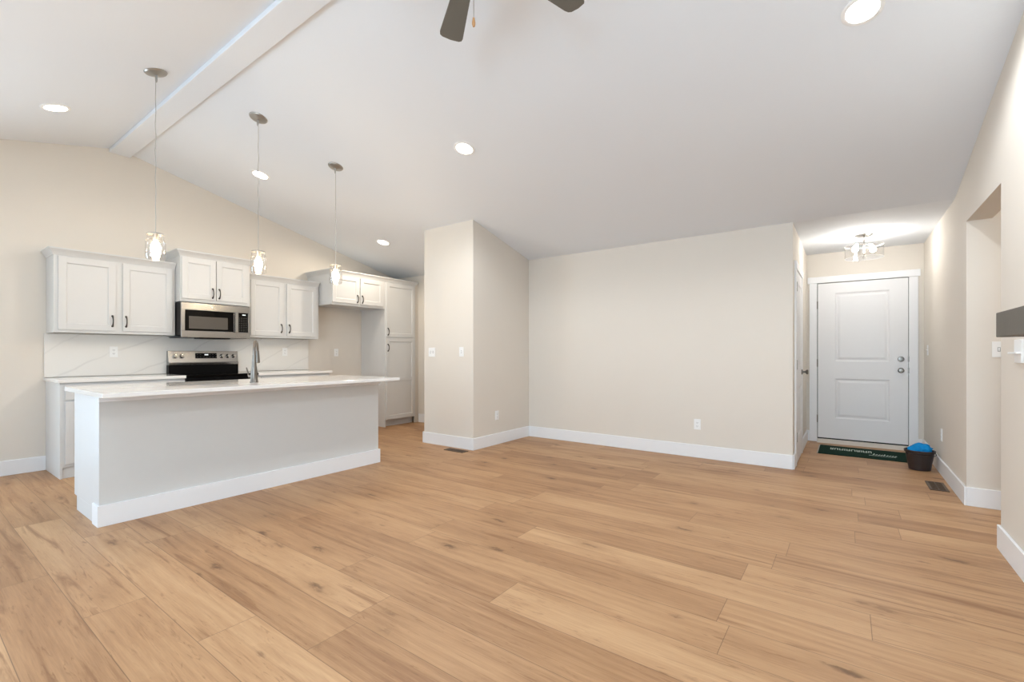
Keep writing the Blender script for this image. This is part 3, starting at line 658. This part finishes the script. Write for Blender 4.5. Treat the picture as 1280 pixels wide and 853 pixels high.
PEND = [(1.259, 4.337, 'left glass jar pendant hanging over the near end of the island'),
        (2.026, 4.329, 'middle glass jar pendant over the island'),
        (2.804, 4.323, 'right glass jar pendant, nearest the refrigerator alcove')]
for (x, y, lab) in PEND:
    zc = ceil_z(x); n = normal_down(x); t = thing('pendant_light', lab, 'pendant light', (x, y, zc), 'glass jar pendants over the island')
    b = BM(); lathe(b, [(0.076, 0), (0.076, 0.004), (0.070, 0.012), (0.030, 0.022), (0.014, 0.026), (0, 0.027)], (x, y, zc), n, 36); lathe(b, [(0.009, 0.0), (0.008, 0.045), (0.004, 0.058), (0, 0.06)], (x + n.x*0.02, y, zc - 0.02), (0, 0, -1), 16)
    obj('canopy', b, 'nickel', t, smooth=True)
    z1, z0 = 2.098, 1.896
    b = BM(); k = 40; pts = []
    for i in range(k + 1):
        z = zc - 0.03 + (z1 + 0.012 - zc + 0.03)*i/k
        wob = 0.0035*math.sin(i*0.9 + x*5)*math.sin(PI*i/k)
        pts.append((x + wob, y + wob*0.5, z))
    tube(b, pts, 0.0026, 8); obj('cord', b, 'cord', t, smooth=True)
    # lid with wire rim, socket, bulb and jar
    b = BM(); lathe(b, [(0.0, 0.012), (0.012, 0.012), (0.016, 0.004), (0.054, 0.002), (0.058, -0.002), (0.058, -0.010), (0.055, -0.010), (0.054, -0.003), (0.0, -0.001)], (x, y, z1), (0, 0, 1), 32)
    lid = obj('lid', b, 'nickel', t, smooth=True)
    b = BM(); lathe(b, [(0.0595, -0.003), (0.0625, 0), (0.0595, 0.003), (0.057, 0)], (x, y, z1 - 0.052), (0, 0, 1), 32, cap=False)
    for s in (-1, 1): tube(b, [(x + s*0.0605*0.59, y - s*0.0605*0.81, z1 - 0.006), (x + s*0.062*0.59, y - s*0.062*0.81, z1 - 0.052)], 0.0018, 6)
    obj('wire_bail', b, 'nickel', lid, smooth=True)
    b = BM(); lathe(b, [(0.017, 0), (0.017, -0.045), (0.014, -0.05)], (x, y, z1 - 0.001), (0, 0, 1), 20); obj('socket', b, 'nickel', t, smooth=True)
    b = BM(); zb = z1 - 0.05
    lathe(b, [(0.012, 0), (0.014, -0.012), (0.028, -0.034), (0.034, -0.058), (0.032, -0.080), (0.020, -0.098), (0, -0.104)], (x, y, zb), (0, 0, 1), 24); obj('bulb', b, 'bulb', t, smooth=True)
    b = BM(); lathe(b, [(0.053, -0.008), (0.053, -0.045), (0.062, -0.062), (0.0635, -0.085), (0.0635, -0.185), (0.058, -0.198), (0.0, -0.201)], (x, y, z1), (0, 0, 1), 36, cap=False)
    lathe(b, [(0.0625, -0.150), (0.066, -0.153), (0.0625, -0.156)], (x, y, z1), (0, 0, 1), 36, cap=False)
    obj('glass_jar', b, 'jar', t, smooth=True)

# entry semi-flush light
x, y = 6.42, -0.151
t = thing('entry_light', 'clear glass drum ceiling light in front of the front door', 'ceiling light', (x, y, ZE))
b = BM(); lathe(b, [(0.085, 0), (0.085, 0.012), (0.065, 0.022), (0.012, 0.026), (0, 0.028)], (x, y, ZE), (0, 0, -1), 36); obj('canopy', b, 'chrome', t, smooth=True)
b = BM(); lathe(b, [(0.008, 0.02), (0.008, 0.245), (0.014, 0.25), (0.010, 0.266), (0, 0.27)], (x, y, ZE), (0, 0, -1), 16); tube(b, [(x - 0.07*0.59, y + 0.07*0.81, ZE - 0.11), (x + 0.07*0.59, y - 0.07*0.81, ZE - 0.11)], 0.007, 10); obj('stem', b, 'chrome', t, smooth=True)
b = BM(); lathe(b, [(0.172, 0.118), (0.174, 0.12), (0.174, 0.262), (0.172, 0.266), (0.16, 0.268), (0.012, 0.268)], (x, y, ZE), (0, 0, -1), 48, cap=False); obj('glass_drum', b, 'drum', t, smooth=True)
for zz in (0.12, 0.262):
    b = BM(); lathe(b, [(0.1735, zz - 0.002), (0.1755, zz), (0.1735, zz + 0.002), (0.171, zz)], (x, y, ZE), (0, 0, -1), 48, cap=False); obj('rim', b, 'plate', t, smooth=True)
for s in (-1, 1):
    c = (x + s*0.075*0.59, y - s*0.075*0.81, ZE - 0.11)
    b = BM(); lathe(b, [(0.010, 0), (0.015, 0.012), (0.026, 0.04), (0.030, 0.06), (0.024, 0.082), (0, 0.092)], c, (s*0.59*0.4, -s*0.81*0.4, -1), 24); obj('bulb', b, 'entrybulb', t, smooth=True)

# ------------------------------------------------------------------ ceiling fan (hangs from the beam, mostly above the picture)
fx, fy = 1.57, 1.356
t = thing('ceiling_fan', 'grey five-blade ceiling fan cut off by the top edge', 'ceiling fan', (fx, fy, 3.366))
b = BM(); lathe(b, [(0.075, 0), (0.075, 0.02), (0.05, 0.06), (0.016, 0.07), (0.0125, 0.08), (0.0125, 0.24)], (fx, fy, 3.366), (0, 0, -1), 32); obj('downrod', b, 'nickel', t, smooth=True)
b = BM(); lathe(b, [(0.03, 0.23), (0.10, 0.25), (0.125, 0.28), (0.125, 0.35), (0.10, 0.385), (0.075, 0.39), (0.075, 0.44), (0.05, 0.475), (0, 0.48)], (fx, fy, 3.366), (0, 0, -1), 40); obj('motor_housing', b, 'nickel', t, smooth=True)
fwd = Vector((math.cos(YAW), math.sin(YAW), 0)); rgt = Vector((math.sin(YAW), -math.cos(YAW), 0)); zb = 3.0
for k in range(5):
    a = math.radians(-17 + 72*k); d = fwd*math.cos(a) + rgt*math.sin(a); s_ = Vector((0, 0, 1)).cross(d)
    def BP(r, q, h=0.0): return Vector((fx, fy, zb + h + q*0.14)) + d*r + s_*q
    out = [(0.19, -0.040), (0.40, -0.053), (0.60, -0.066), (0.622, -0.062), (0.634, -0.048), (0.640, 0.0), (0.634, 0.048), (0.622, 0.062), (0.60, 0.066), (0.40, 0.053), (0.19, 0.040)]
    b = BM(); ring_loft(b, [[BP(r, q, -0.003) for r, q in out], [BP(r, q, 0.003) for r, q in out]], cap0=True); bl = obj('blade', b, 'blade', t, bevel=0.001)
    arm = [(0.10, -0.018), (0.19, -0.018), (0.24, -0.040), (0.27, -0.030), (0.27, 0.030), (0.24, 0.040), (0.19, 0.018), (0.10, 0.018)]
    b = BM(); ring_loft(b, [[BP(r, q, 0.004) for r, q in arm], [BP(r, q, 0.009) for r, q in arm]], cap0=True); obj('blade_bracket', b, 'nickel', bl)
b = BM(); tube(b, [(fx, fy, 2.89), (fx, fy, 2.68)], 0.0016, 6); pc = obj('pull_chain', b, 'nickel', t)
b = BM(); lathe(b, [(0.0015, 0.0), (0.0045, 0.004), (0.0075, 0.022), (0.0078, 0.032), (0.006, 0.040), (0.0035, 0.044), (0, 0.045)], (fx, fy, 2.683), (0, 0, -1), 16); obj('pull_fob', b, 'fob', pc, smooth=True)

# ------------------------------------------------------------------ floor items
def floor_vent(label, c, ax, ay):
    t = thing('floor_vent', label, 'floor vent', (c[0], c[1], 0), 'brown floor vents')
    b = BM(); bx(b, c[0] - ax, c[0] + ax, c[1] - ay, c[1] + ay, 0, 0.002); obj('vent_base', b, 'ventdark', t)
    b = BM(); e = 0.018
    bx(b, c[0]-ax, c[0]+ax, c[1]-ay, c[1]-ay+e, 0.002, 0.006); bx(b, c[0]-ax, c[0]+ax, c[1]+ay-e, c[1]+ay, 0.002, 0.006)
    bx(b, c[0]-ax, c[0]-ax+e, c[1]-ay+e, c[1]+ay-e, 0.002, 0.006); bx(b, c[0]+ax-e, c[0]+ax, c[1]-ay+e, c[1]+ay-e, 0.002, 0.006)
    n = 14
    if ax > ay:
        for i in range(1, n): q = c[0]-ax+e + (2*ax-2*e)*i/n; bx(b, q-0.003, q+0.003, c[1]-ay+e, c[1]+ay-e, 0.002, 0.0055)
        bx(b, c[0]-ax+e, c[0]+ax-e, c[1]-0.004, c[1]+0.004, 0.002, 0.006)
    else:
        for i in range(1, n): q = c[1]-ay+e + (2*ay-2*e)*i/n; bx(b, c[0]-ax+e, c[0]+ax-e, q-0.003, q+0.003, 0.002, 0.0055)
        bx(b, c[0]-0.004, c[0]+0.004, c[1]-ay+e, c[1]+ay-e, 0.002, 0.006)
    obj('vent_louvers', b, 'vent', t)
floor_vent('brown metal floor vent by the right wall between bucket and hall opening', (5.465, -0.637), 0.165, 0.062)
floor_vent('brown metal floor vent at the foot of the projecting closet wall', (4.075, 3.80), 0.055, 0.15)

# door mat with worn pale print
t = thing('door_mat', 'dark green carpet door mat with pale print before the front door', 'mat', (6.76, -0.16, 0))
b = BM(); bx(b, 6.46, 7.055, -0.60, 0.277, 0, 0.008); obj('mat_pile', b, 'mat', t, bevel=0.003)
for ya in (0.277, -0.613):
    b = BM(); bx(b, 6.46, 7.055, ya, ya + 0.013, 0, 0.007); obj('mat_edging', b, 'matedge', t, bevel=0.001)
b = BM(); yy = 0.165; zt = 0.0088; rnd = random.Random(3)
def pr(x0, x1, y0, y1): bx(b, x0, x1, min(y0, y1), max(y0, y1), 0.0078, zt)
for i in range(10):      # a row of upright block strokes
    wl = 0.030 + 0.006*(i % 3); s = 0.009
    pr(6.78, 6.90, yy, yy - s)
    if i not in (3, 7):
        pr(6.78, 6.90, yy - wl + s, yy - wl)
        for q in ((6.882, 6.90),) if i % 2 else ((6.832, 6.848), (6.78, 6.796)): pr(q[0], q[1], yy - s, yy - wl + s)
    yy -= (wl if i not in (3, 7) else s) + 0.010
yy = -0.235
for i in range(9):       # slanting script strokes
    hgt = 0.10 if i in (0, 4) else 0.058
    prism(b, [(6.68, yy), (6.68, yy - 0.009), (6.68 + hgt, yy - 0.024), (6.68 + hgt, yy - 0.015)], 'z', 0.0078, zt)
    pr(6.68 + hgt*0.4, 6.68 + hgt*0.4 + 0.012, yy - 0.009, yy - 0.026); yy -= 0.024
prism(b, [(6.642, -0.20), (6.630, -0.30), (6.640, -0.44), (6.648, -0.44), (6.640, -0.30), (6.654, -0.20)], 'z', 0.0078, zt)
obj('mat_print', b, 'matprint', t)

# bucket with blue cloth
bc = (6.165, -0.590)
t = thing('bucket', 'small dark brown plastic bucket on the floor by the right wall', 'bucket', (bc[0], bc[1], 0))
b = BM(); lathe(b, [(0.0, 0.002), (0.080, 0.0), (0.085, 0.004), (0.112, 0.175), (0.121, 0.178), (0.123, 0.197), (0.118, 0.200), (0.110, 0.197), (0.107, 0.175), (0.082, 0.012), (0, 0.010)], (bc[0], bc[1], 0), (0, 0, 1), 44, cap=False); bk = obj('bucket_shell', b, 'bucket', t, smooth=True)
for s in (-1, 1):
    b = BM(); e = Vector((math.sin(YAW), -math.cos(YAW), 0))*s
    p = Vector((bc[0], bc[1], 0.172)) + e*0.117; lathe(b, [(0.015, -0.004), (0.015, 0.008), (0, 0.01)], p, e, 14); obj('handle_lug', b, 'bucket', t, smooth=True)
b = BM(); e = Vector((math.sin(YAW), -math.cos(YAW), 0)); f_ = Vector((math.cos(YAW), math.sin(YAW), 0)); pts = []
for i in range(17):
    a = PI*i/16; pts.append(Vector((bc[0], bc[1], 0.172 - 0.016*math.sin(a))) + e*0.127*math.cos(a) - f_*(0.124*math.sin(a)))
tube(b, pts, 0.003, 8); obj('handle', b, 'bucket', t, smooth=True)
b = BM(); bmesh.ops.create_icosphere(b, subdivisions=5, radius=1.0)
from mathutils import noise as mnoise
for v in b.verts:
    p = v.co.copy(); k = 1 + 0.16*mnoise.noise(p*1.6 + Vector((3.1, 0, 1))) + 0.22*(1 - abs(mnoise.noise(p*2.2 + Vector((0, 5, 0))))) - 0.12 + 0.03*mnoise.noise(p*7)
    q = Vector((p.x*0.100, p.y*0.096, p.z*0.066))*k
    q += e*0.012 + f_*0.004 + Vector((0, 0, 0.012*mnoise.noise(p*3)))
    if q.z < 0.03:
        r_ = math.hypot(q.x, q.y); lim = 0.094
        if r_ > lim: q.x *= lim/r_; q.y *= lim/r_
    v.co = Vector((bc[0], bc[1], 0.185)) + q
tag(obj('cleaning_cloth', b, 'cloth', smooth=True), 'crumpled bright blue cleaning cloth heaped in the brown bucket', 'cloth')
